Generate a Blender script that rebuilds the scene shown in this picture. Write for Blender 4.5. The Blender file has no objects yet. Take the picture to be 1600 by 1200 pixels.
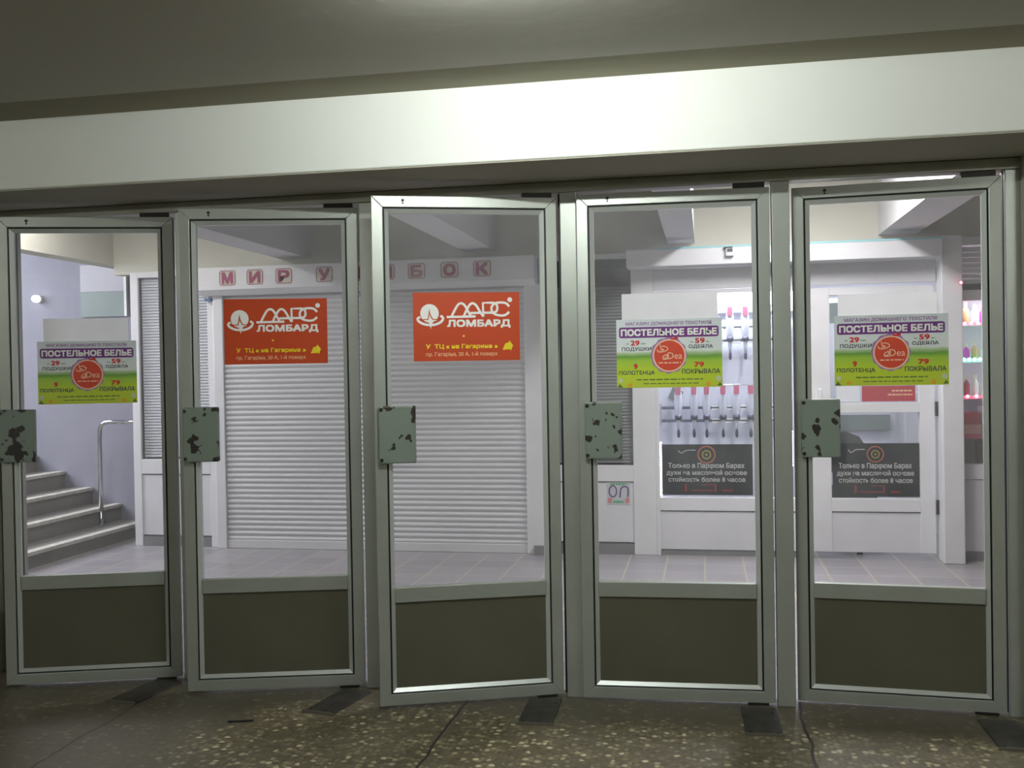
import bpy, bmesh, math, random
from mathutils import Vector, Matrix
random.seed(7)
C = bpy.context.scene.collection
SC = bpy.context.scene
PI = math.pi

# ------------------------------------------------------------------ camera, world, exposure
F_PX, YAW, PITCH, ROLL = 1556.5, 0.1916, -0.01224, -0.01705
CAM = (0.6017, -4.5012, 1.4915)
cd = bpy.data.cameras.new('camera'); cam = bpy.data.objects.new('camera', cd); C.objects.link(cam)
cd.sensor_fit = 'HORIZONTAL'; cd.sensor_width = 36.0; cd.lens = 36.0 * F_PX / 1600.0
cd.clip_start = 0.05; cd.clip_end = 100
_cy, _sy, _cp, _sp = math.cos(YAW), math.sin(YAW), math.cos(PITCH), math.sin(PITCH)
_f = Vector((-_sy * _cp, _cy * _cp, _sp)); _r = Vector((_cy, _sy, 0)); _u = _r.cross(_f)
_r2 = _r * math.cos(ROLL) + _u * math.sin(ROLL); _u2 = _u * math.cos(ROLL) - _r * math.sin(ROLL)
M = Matrix.Identity(4)
for i in range(3):
    M[i][0] = _r2[i]; M[i][1] = _u2[i]; M[i][2] = -_f[i]; M[i][3] = CAM[i]
cam.matrix_world = M
SC.camera = cam
w = bpy.data.worlds.new('world'); SC.world = w; w.use_nodes = True
w.node_tree.nodes['Background'].inputs[0].default_value = (0.75, 0.82, 1.0, 1)
w.node_tree.nodes['Background'].inputs[1].default_value = 0.05
SC.view_settings.view_transform = 'Standard'
SC.view_settings.look = 'None'
SC.view_settings.exposure = 0.0
SC.view_settings.gamma = 1.0
SC.view_settings.use_curve_mapping = False

def area(name, loc, size, power, color, rot):
    l = bpy.data.lights.new(name, 'AREA'); l.shape = 'RECTANGLE'; l.size, l.size_y = size
    l.energy = power; l.color = color
    o = bpy.data.objects.new(name, l); C.objects.link(o); o.location = loc; o.rotation_euler = rot
    return o
# daylight falling down the stairwell from the street, ceiling lamps of the hall and of the shop, added fills in the shop windows
area('stairwell_daylight', (-7.6, 2.4, 2.75), (2.2, 2.4), 240, (0.90, 0.93, 1.0), (0, math.radians(-50), 0))
area('hall_lamp_light', (1.25, 1.9, 2.98), (0.25, 1.3), 76, (1.0, 0.97, 0.98), (0, 0, 0))
area('hall_lamp_light', (-4.15, 1.8, 3.0), (0.25, 1.3), 36, (1.0, 0.97, 0.98), (0, 0, 0))
area('shop_lamp_light', (1.9, 4.5, 2.36), (1.6, 0.3), 18, (0.97, 0.97, 1.0), (0, 0, 0))
area('shop_window_fill', (0.76, 3.86, 2.34), (1.0, 0.08), 27, (0.86, 0.92, 1.0), (math.radians(18), 0, 0))  # added light with no fixture, brightens the partition behind the vials
area('display_window_fill', (2.93, 3.65, 1.95), (0.8, 0.03), 4, (1.0, 0.95, 1.0), (math.radians(25), 0, 0))  # added light with no fixture, brightens the display shelves

# ------------------------------------------------------------------ materials
def mat(name, col, rough=0.5, metal=0.0, emit=None, estr=0.0, noise=None, bump=None, spec=0.5):
    m = bpy.data.materials.new(name); m.use_nodes = True
    nt = m.node_tree; b = nt.nodes['Principled BSDF']
    b.inputs['Base Color'].default_value = (*col, 1); b.inputs['Roughness'].default_value = rough
    b.inputs['Metallic'].default_value = metal; b.inputs['Specular IOR Level'].default_value = spec
    if emit: 
        b.inputs['Emission Color'].default_value = (*emit, 1); b.inputs['Emission Strength'].default_value = estr
    tc = nt.nodes.new('ShaderNodeTexCoord')
    if noise:
        sc, amt, col2 = noise
        n = nt.nodes.new('ShaderNodeTexNoise'); n.inputs['Scale'].default_value = sc; n.inputs['Detail'].default_value = 5
        r = nt.nodes.new('ShaderNodeMapRange'); r.inputs[1].default_value = 0.35; r.inputs[2].default_value = 0.7
        r.inputs[4].default_value = amt
        mx = nt.nodes.new('ShaderNodeMix'); mx.data_type = 'RGBA'
        mx.inputs[6].default_value = (*col, 1); mx.inputs[7].default_value = (*col2, 1)
        nt.links.new(tc.outputs['Object'], n.inputs['Vector']); nt.links.new(n.outputs[0], r.inputs[0])
        nt.links.new(r.outputs[0], mx.inputs[0]); nt.links.new(mx.outputs[2], b.inputs['Base Color'])
    if bump:
        n2 = nt.nodes.new('ShaderNodeTexNoise'); n2.inputs['Scale'].default_value = bump[0]; n2.inputs['Detail'].default_value = 4
        bp = nt.nodes.new('ShaderNodeBump'); bp.inputs['Strength'].default_value = bump[1]; bp.inputs['Distance'].default_value = 0.01
        nt.links.new(tc.outputs['Object'], n2.inputs['Vector']); nt.links.new(n2.outputs[0], bp.inputs['Height'])
        nt.links.new(bp.outputs[0], b.inputs['Normal'])
    return m

def glass_mat(name, tint, dust, refl=1.0):
    m = bpy.data.materials.new(name); m.use_nodes = True; nt = m.node_tree
    nt.nodes.remove(nt.nodes['Principled BSDF']); out = nt.nodes['Material Output']
    t = nt.nodes.new('ShaderNodeBsdfTransparent'); t.inputs[0].default_value = (*tint, 1)
    g = nt.nodes.new('ShaderNodeBsdfGlossy'); g.inputs['Roughness'].default_value = 0.02
    g.inputs[0].default_value = (refl, refl, refl, 1)
    d = nt.nodes.new('ShaderNodeBsdfDiffuse'); d.inputs[0].default_value = (0.72, 0.73, 0.79, 1)
    lw = nt.nodes.new('ShaderNodeLayerWeight'); lw.inputs[0].default_value = 0.5
    pw = nt.nodes.new('ShaderNodeMath'); pw.operation = 'POWER'; pw.inputs[1].default_value = 5.0
    fr = nt.nodes.new('ShaderNodeMath'); fr.operation = 'MULTIPLY_ADD'; fr.inputs[1].default_value = 0.9; fr.inputs[2].default_value = 0.04
    nt.links.new(lw.outputs['Facing'], pw.inputs[0]); nt.links.new(pw.outputs[0], fr.inputs[0])
    m1 = nt.nodes.new('ShaderNodeMixShader'); m2 = nt.nodes.new('ShaderNodeMixShader')
    tc = nt.nodes.new('ShaderNodeTexCoord')
    n = nt.nodes.new('ShaderNodeTexNoise'); n.inputs['Scale'].default_value = 3.0; n.inputs['Detail'].default_value = 6
    r = nt.nodes.new('ShaderNodeMapRange'); r.inputs[1].default_value = .3; r.inputs[2].default_value = .7
    r.inputs[3].default_value = dust * 0.5; r.inputs[4].default_value = dust * 1.5
    nt.links.new(tc.outputs['Object'], n.inputs['Vector']); nt.links.new(n.outputs[0], r.inputs[0])
    nt.links.new(r.outputs[0], m1.inputs[0]); nt.links.new(t.outputs[0], m1.inputs[1]); nt.links.new(d.outputs[0], m1.inputs[2])
    nt.links.new(fr.outputs[0], m2.inputs[0]); nt.links.new(m1.outputs[0], m2.inputs[1]); nt.links.new(g.outputs[0], m2.inputs[2])
    nt.links.new(m2.outputs[0], out.inputs[0])
    return m

def chipped_paint():
    m = mat('chipped_grey_paint', (0.19, 0.235, 0.20), 0.45)
    nt = m.node_tree; b = nt.nodes['Principled BSDF']
    tc = nt.nodes.new('ShaderNodeTexCoord'); oi = nt.nodes.new('ShaderNodeObjectInfo')
    mu = nt.nodes.new('ShaderNodeMath'); mu.operation = 'MULTIPLY'; mu.inputs[1].default_value = 37.0
    n = nt.nodes.new('ShaderNodeTexNoise'); n.noise_dimensions = '4D'; n.inputs['Scale'].default_value = 17; n.inputs['Detail'].default_value = 2.5
    nt.links.new(oi.outputs['Random'], mu.inputs[0]); nt.links.new(mu.outputs[0], n.inputs['W'])
    nt.links.new(tc.outputs['Object'], n.inputs['Vector'])
    r = nt.nodes.new('ShaderNodeValToRGB'); r.color_ramp.elements[0].position = 0.575; r.color_ramp.elements[1].position = 0.59
    mx = nt.nodes.new('ShaderNodeMix'); mx.data_type = 'RGBA'
    mx.inputs[6].default_value = (0.19, 0.235, 0.20, 1); mx.inputs[7].default_value = (0.022, 0.018, 0.016, 1)
    nt.links.new(n.outputs[0], r.inputs[0]); nt.links.new(r.outputs[0], mx.inputs[0]); nt.links.new(mx.outputs[2], b.inputs['Base Color'])
    return m

def terrazzo():
    m = mat('terrazzo', (0.10, 0.09, 0.06), 0.45); nt = m.node_tree; b = nt.nodes['Principled BSDF']
    tc = nt.nodes.new('ShaderNodeTexCoord')
    v = nt.nodes.new('ShaderNodeTexVoronoi'); v.inputs['Scale'].default_value = 42
    nt.links.new(tc.outputs['Object'], v.inputs['Vector'])
    sep = nt.nodes.new('ShaderNodeSeparateColor'); nt.links.new(v.outputs['Color'], sep.inputs[0])
    cr = nt.nodes.new('ShaderNodeValToRGB'); e = cr.color_ramp.elements
    e[0].position = 0.0; e[0].color = (0.085, 0.07, 0.04, 1); e[1].position = 1.0; e[1].color = (0.62, 0.57, 0.36, 1)
    for p, c in ((0.35, (0.13, 0.11, 0.065, 1)), (0.62, (0.19, 0.165, 0.10, 1)), (0.86, (0.27, 0.245, 0.14, 1))):
        x = e.new(p); x.color = c
    nt.links.new(sep.outputs[0], cr.inputs[0])
    # binder between the chips
    lt = nt.nodes.new('ShaderNodeMapRange'); lt.inputs[1].default_value = 0.35; lt.inputs[2].default_value = 0.75
    nt.links.new(v.outputs['Distance'], lt.inputs[0])
    mx = nt.nodes.new('ShaderNodeMix'); mx.data_type = 'RGBA'; mx.inputs[7].default_value = (0.125, 0.108, 0.066, 1)
    nt.links.new(lt.outputs[0], mx.inputs[0]); nt.links.new(cr.outputs[0], mx.inputs[6])
    # grime blotches
    n = nt.nodes.new('ShaderNodeTexNoise'); n.inputs['Scale'].default_value = 2.2; n.inputs['Detail'].default_value = 6
    nt.links.new(tc.outputs['Object'], n.inputs['Vector'])
    r = nt.nodes.new('ShaderNodeMapRange'); r.inputs[1].default_value = .42; r.inputs[2].default_value = .72; r.inputs[4].default_value = 0.6
    nt.links.new(n.outputs[0], r.inputs[0])
    m2 = nt.nodes.new('ShaderNodeMix'); m2.data_type = 'RGBA'; m2.inputs[7].default_value = (0.075, 0.064, 0.042, 1)
    nt.links.new(r.outputs[0], m2.inputs[0]); nt.links.new(mx.outputs[2], m2.inputs[6])
    # trodden dirt smeared along the doors, and a darker patch on the stair side
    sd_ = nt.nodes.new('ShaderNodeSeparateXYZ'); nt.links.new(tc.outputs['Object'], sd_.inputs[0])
    def mth(op, a, b=None, c=None):
        k = nt.nodes.new('ShaderNodeMath'); k.operation = op
        for q, v_ in enumerate((a, b, c)):
            if v_ is None: continue
            if isinstance(v_, (int, float)): k.inputs[q].default_value = v_
            else: nt.links.new(v_, k.inputs[q])
        return k.outputs[0]
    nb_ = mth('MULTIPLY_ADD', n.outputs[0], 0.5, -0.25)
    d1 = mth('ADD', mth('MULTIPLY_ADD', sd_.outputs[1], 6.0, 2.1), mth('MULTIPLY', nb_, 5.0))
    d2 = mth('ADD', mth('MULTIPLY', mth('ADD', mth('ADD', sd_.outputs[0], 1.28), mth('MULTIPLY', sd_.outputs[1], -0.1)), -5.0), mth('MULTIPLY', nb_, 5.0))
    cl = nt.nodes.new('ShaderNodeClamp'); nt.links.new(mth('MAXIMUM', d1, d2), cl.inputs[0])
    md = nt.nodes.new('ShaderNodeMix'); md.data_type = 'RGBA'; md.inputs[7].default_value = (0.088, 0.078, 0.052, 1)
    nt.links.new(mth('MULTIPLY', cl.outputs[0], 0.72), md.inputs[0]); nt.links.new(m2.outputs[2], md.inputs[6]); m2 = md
    # panel joints running away from the doors
    sx = nt.nodes.new('ShaderNodeSeparateXYZ')
    n3 = nt.nodes.new('ShaderNodeTexNoise'); n3.inputs['Scale'].default_value = 3
    nt.links.new(tc.outputs['Object'], n3.inputs['Vector']); nt.links.new(tc.outputs['Object'], sx.inputs[0])
    ad = nt.nodes.new('ShaderNodeMath'); ad.operation = 'MULTIPLY_ADD'; ad.inputs[1].default_value = 0.06
    nt.links.new(n3.outputs[0], ad.inputs[0]); nt.links.new(sx.outputs[0], ad.inputs[2])
    pp = nt.nodes.new('ShaderNodeMath'); pp.operation = 'PINGPONG'; pp.inputs[1].default_value = 0.74
    a2 = nt.nodes.new('ShaderNodeMath'); a2.operation = 'ADD'; a2.inputs[1].default_value = 0.46
    nt.links.new(ad.outputs[0], a2.inputs[0]); nt.links.new(a2.outputs[0], pp.inputs[0])
    ls = nt.nodes.new('ShaderNodeMath'); ls.operation = 'LESS_THAN'; ls.inputs[1].default_value = 0.006
    nt.links.new(pp.outputs[0], ls.inputs[0])
    m3 = nt.nodes.new('ShaderNodeMix'); m3.data_type = 'RGBA'; m3.inputs[7].default_value = (0.03, 0.024, 0.018, 1)
    nt.links.new(ls.outputs[0], m3.inputs[0]); nt.links.new(m2.outputs[2], m3.inputs[6]); nt.links.new(m3.outputs[2], b.inputs['Base Color'])
    return m

def tile_mat():
    m = mat('hall_tiles', (0.4, 0.4, 0.4), 0.35); nt = m.node_tree; b = nt.nodes['Principled BSDF']
    tc = nt.nodes.new('ShaderNodeTexCoord')
    br = nt.nodes.new('ShaderNodeTexBrick'); br.offset = 0.0
    br.inputs['Scale'].default_value = 1.0; br.inputs['Brick Width'].default_value = 0.29; br.inputs['Row Height'].default_value = 0.29
    br.inputs['Mortar Size'].default_value = 0.008; br.inputs['Mortar Smooth'].default_value = 0.3
    br.inputs['Color1'].default_value = (0.26, 0.245, 0.275, 1); br.inputs['Color2'].default_value = (0.33, 0.31, 0.335, 1)
    br.inputs['Mortar'].default_value = (0.45, 0.40, 0.32, 1)
    nt.links.new(tc.outputs['Object'], br.inputs['Vector']); nt.links.new(br.outputs[0], b.inputs['Base Color'])
    return m

def ramp_mat(name, stops, axis=2, rough=0.4):
    """printed vertical colour bands of a poster, by the sheet's own coordinates (0 bottom .. 1 top)"""
    m = mat(name, (1, 1, 1), rough); nt = m.node_tree; b = nt.nodes['Principled BSDF']
    tc = nt.nodes.new('ShaderNodeTexCoord'); sp = nt.nodes.new('ShaderNodeSeparateXYZ')
    cr = nt.nodes.new('ShaderNodeValToRGB'); e = cr.color_ramp.elements
    e[0].position = stops[0][0]; e[0].color = (*stops[0][1], 1); e[1].position = stops[-1][0]; e[1].color = (*stops[-1][1], 1)
    for p, c in stops[1:-1]:
        x = e.new(p); x.color = (*c, 1)
    n = nt.nodes.new('ShaderNodeTexNoise'); n.inputs['Scale'].default_value = 4
    ad = nt.nodes.new('ShaderNodeMath'); ad.operation = 'MULTIPLY_ADD'; ad.inputs[1].default_value = 0.06
    nt.links.new(tc.outputs['Generated'], sp.inputs[0]); nt.links.new(tc.outputs['Generated'], n.inputs['Vector'])
    nt.links.new(n.outputs[0], ad.inputs[0]); nt.links.new(sp.outputs[axis], ad.inputs[2])
    nt.links.new(ad.outputs[0], cr.inputs[0]); nt.links.new(cr.outputs[0], b.inputs['Base Color'])
    return m

def paper_mat(name, col, through=0.5):
    m = bpy.data.materials.new(name); m.use_nodes = True; nt = m.node_tree
    nt.nodes.remove(nt.nodes['Principled BSDF']); out = nt.nodes['Material Output']
    d = nt.nodes.new('ShaderNodeBsdfDiffuse'); d.inputs[0].default_value = (*col, 1)
    t = nt.nodes.new('ShaderNodeBsdfTranslucent'); t.inputs[0].default_value = (*col, 1)
    mx = nt.nodes.new('ShaderNodeMixShader'); mx.inputs[0].default_value = through
    nt.links.new(d.outputs[0], mx.inputs[1]); nt.links.new(t.outputs[0], mx.inputs[2]); nt.links.new(mx.outputs[0], out.inputs[0])
    return m

X = dict(
    alu=mat('aluminium', (0.40, 0.43, 0.395), 0.40, 0.42, noise=(5, 0.35, (0.29, 0.31, 0.28)), bump=(60, 0.03)),
    alu_bead=mat('aluminium_bead', (0.62, 0.66, 0.64), 0.34, 0.45),
    alu_dark=mat('shaded_aluminium', (0.33, 0.33, 0.28), 0.5, 0.25, noise=(6, 0.5, (0.24, 0.23, 0.19))),  # darker copy of the aluminium, shade under the beam in its colour
    gasket=mat('black_gasket', (0.015, 0.015, 0.015), 0.6),
    olive=mat('olive_panel', (0.105, 0.104, 0.074), 0.28, noise=(2.5, 0.6, (0.075, 0.073, 0.052))),
    glass=glass_mat('door_glass', (0.97, 0.975, 0.97), 0.075),
    shopglass=glass_mat('shop_glass', (0.98, 0.985, 0.99), 0.015),
    chip=chipped_paint(),
    steel_dark=mat('dirty_steel', (0.085, 0.08, 0.068), 0.42, 0.6, noise=(14, 0.8, (0.035, 0.03, 0.025))),
    iron=mat('dark_iron', (0.03, 0.028, 0.026), 0.5, 0.5),
    edge=mat('worn_steel_edge', (0.20, 0.19, 0.16), 0.4, 0.6),
    screw=mat('screw', (0.10, 0.10, 0.11), 0.3, 0.9),
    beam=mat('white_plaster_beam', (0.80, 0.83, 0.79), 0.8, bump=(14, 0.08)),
    ceil=mat('grey_ceiling', (0.50, 0.50, 0.44), 0.9, bump=(20, 0.08)),
    band=mat('ceiling_band_brown', (0.31, 0.29, 0.215), 0.9),  # slightly darker and browner than the rest of the ceiling
    soffit=mat('grey_soffit', (0.36, 0.35, 0.29), 0.9),  # beam underside gets a darker, browner colour than its face
    wall=mat('entrance_wall', (0.35, 0.34, 0.28), 0.85, noise=(2, 0.5, (0.28, 0.27, 0.22))),
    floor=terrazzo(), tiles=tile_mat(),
    hallwall=mat('hall_wall_paint', (0.62, 0.61, 0.52), 0.85, noise=(1.5, 0.4, (0.56, 0.55, 0.48))),
    hallceil=mat('hall_ceiling_paint', (0.60, 0.60, 0.57), 0.9),
    hallbeam=mat('hall_beam_paint', (0.66, 0.65, 0.66), 0.85),
    stairwall=mat('stairwell_wall', (0.27, 0.265, 0.325), 0.85, noise=(3, 0.5, (0.22, 0.215, 0.27)), bump=(40, 0.1)),
    step=mat('concrete_step', (0.25, 0.24, 0.225), 0.8, noise=(8, 0.5, (0.17, 0.16, 0.15))),
    nosing=mat('pale_step_edge', (0.66, 0.63, 0.57), 0.7, noise=(14, 0.6, (0.33, 0.31, 0.28))),  # paler than the rest of the step
    pvc=mat('white_pvc', (0.74, 0.74, 0.76), 0.35, noise=(2.5, 0.3, (0.66, 0.66, 0.69))),
    pvc_panel=mat('white_pvc_panel', (0.69, 0.69, 0.72), 0.4),
    joint=mat('dark_joint', (0.06, 0.06, 0.065), 0.6),
    shutter=mat('shutter_slats', (0.64, 0.64, 0.66), 0.45),
    blind=mat('blind_slats', (0.70, 0.71, 0.73), 0.55),
    blind_dark=mat('dusty_blind_slats', (0.25, 0.26, 0.26), 0.6),
    darkglass=mat('dark_window', (0.03, 0.035, 0.035), 0.15),
    plinth=mat('grey_plinth', (0.20, 0.20, 0.21), 0.6),
    cyan=mat('cyan_edge_film', (0.30, 0.60, 0.64), 0.5),
    chrome=mat('chrome', (0.75, 0.75, 0.78), 0.12, 1.0),
    paper=paper_mat('white_paper', (0.86, 0.87, 0.88), 0.55),
    magenta=mat('crimson_letter', (0.30, 0.016, 0.10), 0.5), cream=mat('cream_sticker', (0.60, 0.55, 0.43), 0.5),
    orange=mat('orange_red_sign', (0.52, 0.062, 0.014), 0.5, spec=0.3), signwhite=mat('sign_white', (0.85, 0.86, 0.84), 0.5),
    yellow=mat('sign_yellow', (0.85, 0.68, 0.01), 0.5), signcream=mat('sign_pale_orange', (0.82, 0.48, 0.28), 0.5),
    purple=mat('poster_purple', (0.16, 0.03, 0.22), 0.5), lilac=mat('poster_lilac', (0.36, 0.20, 0.42), 0.5),
    pred=mat('poster_red', (0.62, 0.025, 0.03), 0.5), pgrey=mat('poster_grey_print', (0.075, 0.09, 0.10), 0.5),
    pgreen=mat('poster_dark_green_print', (0.10, 0.19, 0.05), 0.5),
    disc=mat('poster_disc_red', (0.66, 0.065, 0.025), 0.5), dcream=mat('poster_disc_cream', (0.85, 0.60, 0.42), 0.5),
    poster=ramp_mat('poster_print', [(0.03, (0.52, 0.62, 0.05)), (0.28, (0.50, 0.66, 0.03)), (0.42, (0.36, 0.58, 0.06)), (0.485, (0.14, 0.36, 0.05)), (0.53, (0.40, 0.55, 0.28)), (0.57, (0.74, 0.80, 0.80)), (1.0, (0.66, 0.73, 0.77))]),
    black=mat('black_poster', (0.022, 0.024, 0.030), 0.35), bwhite=mat('poster_pale_lettering', (0.46, 0.48, 0.46), 0.5),
    bred=mat('poster_dark_red', (0.24, 0.03, 0.03), 0.5), bring=mat('poster_copper_ring', (0.42, 0.12, 0.06), 0.5), bgold=mat('poster_gold', (0.36, 0.30, 0.06), 0.5),
    pink=mat('pink_label', (0.50, 0.11, 0.20), 0.5), vial=mat('clear_vial', (0.66, 0.68, 0.78), 0.08, 0.25),
    steel_blue=mat('dull_steel_glint_back', (0.16, 0.16, 0.22), 0.2, 0.8),
    tapd=mat('dark_tap', (0.06, 0.05, 0.10), 0.25, 0.6),
    green=mat('green_print', (0.03, 0.40, 0.14), 0.5), violet=mat('violet_print', (0.10, 0.05, 0.22), 0.5), rosy=mat('rose_print', (0.65, 0.20, 0.22), 0.5),
    shopwall=mat('shop_wall', (0.72, 0.73, 0.83), 0.6), board=mat('grey_green_board', (0.22, 0.27, 0.26), 0.5),
    chair=mat('dark_chair_fabric', (0.025, 0.028, 0.032), 0.7),
    lightbox=mat('lit_light_box', (0.9, 0.9, 0.95), 0.4, emit=(0.95, 0.96, 1.0), estr=3.5),
    led_red=mat('red_led', (0.9, 0.05, 0.1), 0.4, emit=(1.0, 0.06, 0.14), estr=26), led_green=mat('green_led', (0.1, 0.9, 0.5), 0.4, emit=(0.10, 1.0, 0.50), estr=18),
    led_white=mat('white_led', (0.9, 0.9, 1), 0.4, emit=(0.80, 0.82, 1.0), estr=14),
    tube=mat('lit_tube', (0.9, 0.9, 0.9), 0.4, emit=(0.96, 1.0, 0.95), estr=520.0),
    dome=mat('dome_glow', (0.9, 0.9, 0.9), 0.4, emit=(1, 1, 1), estr=6),
    lampbody=mat('lamp_body', (0.8, 0.8, 0.78), 0.4),
    bottle_a=mat('magenta_bottle', (0.45, 0.03, 0.42), 0.15), bottle_b=mat('amber_bottle', (0.48, 0.36, 0.16), 0.15),
    bottle_c=mat('pale_bottle', (0.72, 0.72, 0.80), 0.15), bottle_d=mat('wine_carton', (0.28, 0.05, 0.09), 0.4),
    tan=mat('tan_carton', (0.50, 0.36, 0.32), 0.6), blackbox=mat('black_carton', (0.02, 0.02, 0.025), 0.4), greybox=mat('grey_carton', (0.16, 0.16, 0.17), 0.5), 
    redcard=mat('crimson_card', (0.42, 0.03, 0.045), 0.5),
)

# ------------------------------------------------------------------ mesh helpers
class MB:
    def __init__(s): s.bm = bmesh.new()
    def box(s, a, b, bev=0.0):
        a, b = [min(p, q) for p, q in zip(a, b)], [max(p, q) for p, q in zip(a, b)]
        r = bmesh.ops.create_cube(s.bm, size=1.0); vs = r['verts']
        for v in vs:
            v.co = Vector([(a[i] + b[i]) / 2 + v.co[i] * (b[i] - a[i]) for i in range(3)])
        if bev:
            es = list({e for v in vs for e in v.link_edges})
            bmesh.ops.bevel(s.bm, geom=es, offset=bev, segments=2, affect='EDGES', profile=0.5)
        return s
    def prism(s, pts, axis, a, b):
        """polygon pts (2-D) extruded along axis from a to b"""
        def P(p, t):
            q = list(p); q.insert(axis, t); return q
        f = [s.bm.verts.new(P(p, a)) for p in pts]; k = [s.bm.verts.new(P(p, b)) for p in pts]
        n = len(pts)
        s.bm.faces.new(f); s.bm.faces.new(k[::-1])
        for i in range(n): s.bm.faces.new((f[i], k[i], k[(i + 1) % n], f[(i + 1) % n]))
        return s
    def poly8(s, A, B):
        """hexahedron from two quads"""
        a = [s.bm.verts.new(p) for p in A]; b = [s.bm.verts.new(p) for p in B]
        s.bm.faces.new(a); s.bm.faces.new(b[::-1])
        for i in range(4): s.bm.faces.new((a[i], b[i], b[(i + 1) % 4], a[(i + 1) % 4]))
        return s
    def lathe(s, prof, c=(0, 0, 0), n=16, axis='z'):
        rings = []
        for r, h in prof:
            ring = []
            for i in range(n):
                t = 2 * PI * i / n; x, y = r * math.cos(t), r * math.sin(t)
                p = (x, y, h) if axis == 'z' else (x, h, y) if axis == 'y' else (h, x, y)
                ring.append(s.bm.verts.new([p[k] + c[k] for k in range(3)]))
            rings.append(ring)
        for A, B in zip(rings, rings[1:]):
            for i in range(n): s.bm.faces.new((A[i], A[(i + 1) % n], B[(i + 1) % n], B[i]))
        s.bm.faces.new(rings[0]); s.bm.faces.new(rings[-1])
        return s
    def tube(s, pts, r, n=10):
        pts = [Vector(p) for p in pts]; rings = []
        up = Vector((0.123, 0.271, 0.95))
        for i, p in enumerate(pts):
            d = (pts[min(i + 1, len(pts) - 1)] - pts[max(i - 1, 0)]).normalized()
            if abs(d.dot(up)) > .97: up = Vector((1, 0.1, 0))
            a = d.cross(up).normalized(); b = d.cross(a)
            rings.append([s.bm.verts.new(p + a * r * math.cos(2 * PI * k / n) + b * r * math.sin(2 * PI * k / n)) for k in range(n)])
        for A, B in zip(rings, rings[1:]):
            for k in range(n): s.bm.faces.new((A[k], A[(k + 1) % n], B[(k + 1) % n], B[k]))
        s.bm.faces.new(rings[0]); s.bm.faces.new(rings[-1])
        return s
    def ribbon(s, pts, width, y, closed=False, t=0.0006, smooth=True):
        """flat printed stroke in the x-z plane, facing -y"""
        P = [Vector(p) for p in pts]
        if smooth and len(P) > 2:
            Q = []
            n = len(P)
            seg = n if closed else n - 1
            for i in range(seg):
                g = lambda k: P[k % n] if closed else P[max(0, min(n - 1, k))]
                p0, p1, p2, p3 = g(i - 1), g(i), g(i + 1), g(i + 2)
                for k in range(6):
                    u = k / 6
                    Q.append(0.5 * ((2 * p1) + (p2 - p0) * u + (2 * p0 - 5 * p1 + 4 * p2 - p3) * u * u + (3 * p1 - p0 - 3 * p2 + p3) * u ** 3))
            if not closed: Q.append(P[-1])
            P = Q
        n = len(P); L, R_ = [], []
        for i in range(n):
            a = P[(i - 1) % n] if closed else P[max(i - 1, 0)]; b = P[(i + 1) % n] if closed else P[min(i + 1, n - 1)]
            d = (b - a).normalized(); o = Vector((-d.y, d.x)) * width / 2
            L.append(P[i] + o); R_.append(P[i] - o)
        for i in range(n if closed else n - 1):
            j = (i + 1) % n
            A = [(L[i].x, y, L[i].y), (L[j].x, y, L[j].y), (R_[j].x, y, R_[j].y), (R_[i].x, y, R_[i].y)]
            s.poly8(A, [(p[0], p[1] - t, p[2]) for p in A])
        return s
    def flat(s, pts, y, t=0.0006):
        return s.prism(pts, 1, y, y - t)
    def disc(s, c, r, y, n=40, t=0.0006, wob=0, k=0):
        return s.flat([(c[0] + (r + wob * math.cos(k * 2 * PI * i / n)) * math.cos(2 * PI * i / n), c[1] + (r + wob * math.cos(k * 2 * PI * i / n)) * math.sin(2 * PI * i / n)) for i in range(n)], y, t)
    def ring(s, c, r, wd, y, n=40, ry=None):
        return s.ribbon([(c[0] + r * math.cos(2 * PI * i / n), c[1] + (ry or r) * math.sin(2 * PI * i / n)) for i in range(n)], wd, y, closed=True, smooth=False)
    def rrect(s, x0, z0, x1, z1, r, y, t=0.0006):
        pts = []
        for cx, cz, a in ((x1 - r, z1 - r, 0), (x0 + r, z1 - r, 90), (x0 + r, z0 + r, 180), (x1 - r, z0 + r, 270)):
            for k in range(5):
                q = math.radians(a + k * 22.5); pts.append((cx + r * math.cos(q), cz + r * math.sin(q)))
        return s.flat(pts, y, t)
    def text(s, txt, x0, z0, x1, z1, y, bold=0.0, t=0.0006):
        """lettering fitted into the box x0..x1, z0..z1 of the x-z plane, readable from -y"""
        cu = bpy.data.curves.new('lettering_curve', 'FONT'); cu.body = txt; cu.resolution_u = 3
        ob = bpy.data.objects.new('lettering_curve', cu)
        me = bpy.data.meshes.new_from_object(ob)
        xs = [v.co.x for v in me.vertices]; ys = [v.co.y for v in me.vertices]
        ax, bx, ay, by = min(xs), max(xs), min(ys), max(ys)
        b = bold * (z1 - z0) * 1.6
        for q, (dx, dz) in enumerate(((0, 0), (-b, -b), (b, -b), (b, b), (-b, b)) if b > 0 else ((0, 0),)):
            vm = [s.bm.verts.new((x0 + b + dx + (v.co.x - ax) / (bx - ax) * (x1 - x0 - 2 * b), y - t - q * 0.00004, z0 + b + dz + (v.co.y - ay) / (by - ay) * (z1 - z0 - 2 * b))) for v in me.vertices]
            for p in me.polygons:
                try: s.bm.faces.new([vm[k] for k in p.vertices])
                except ValueError: pass
        bpy.data.objects.remove(ob); bpy.data.curves.remove(cu); bpy.data.meshes.remove(me)
        return s
    def dashes(s, x0, x1, z, h, y, seed=1):
        r = random.Random(seed); x = x0
        while x < x1:
            wd = r.uniform(0.008, 0.03); s.box((x, y, z), (min(x + wd, x1), y - 0.0006, z + h)); x += wd + 0.005
        return s
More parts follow.
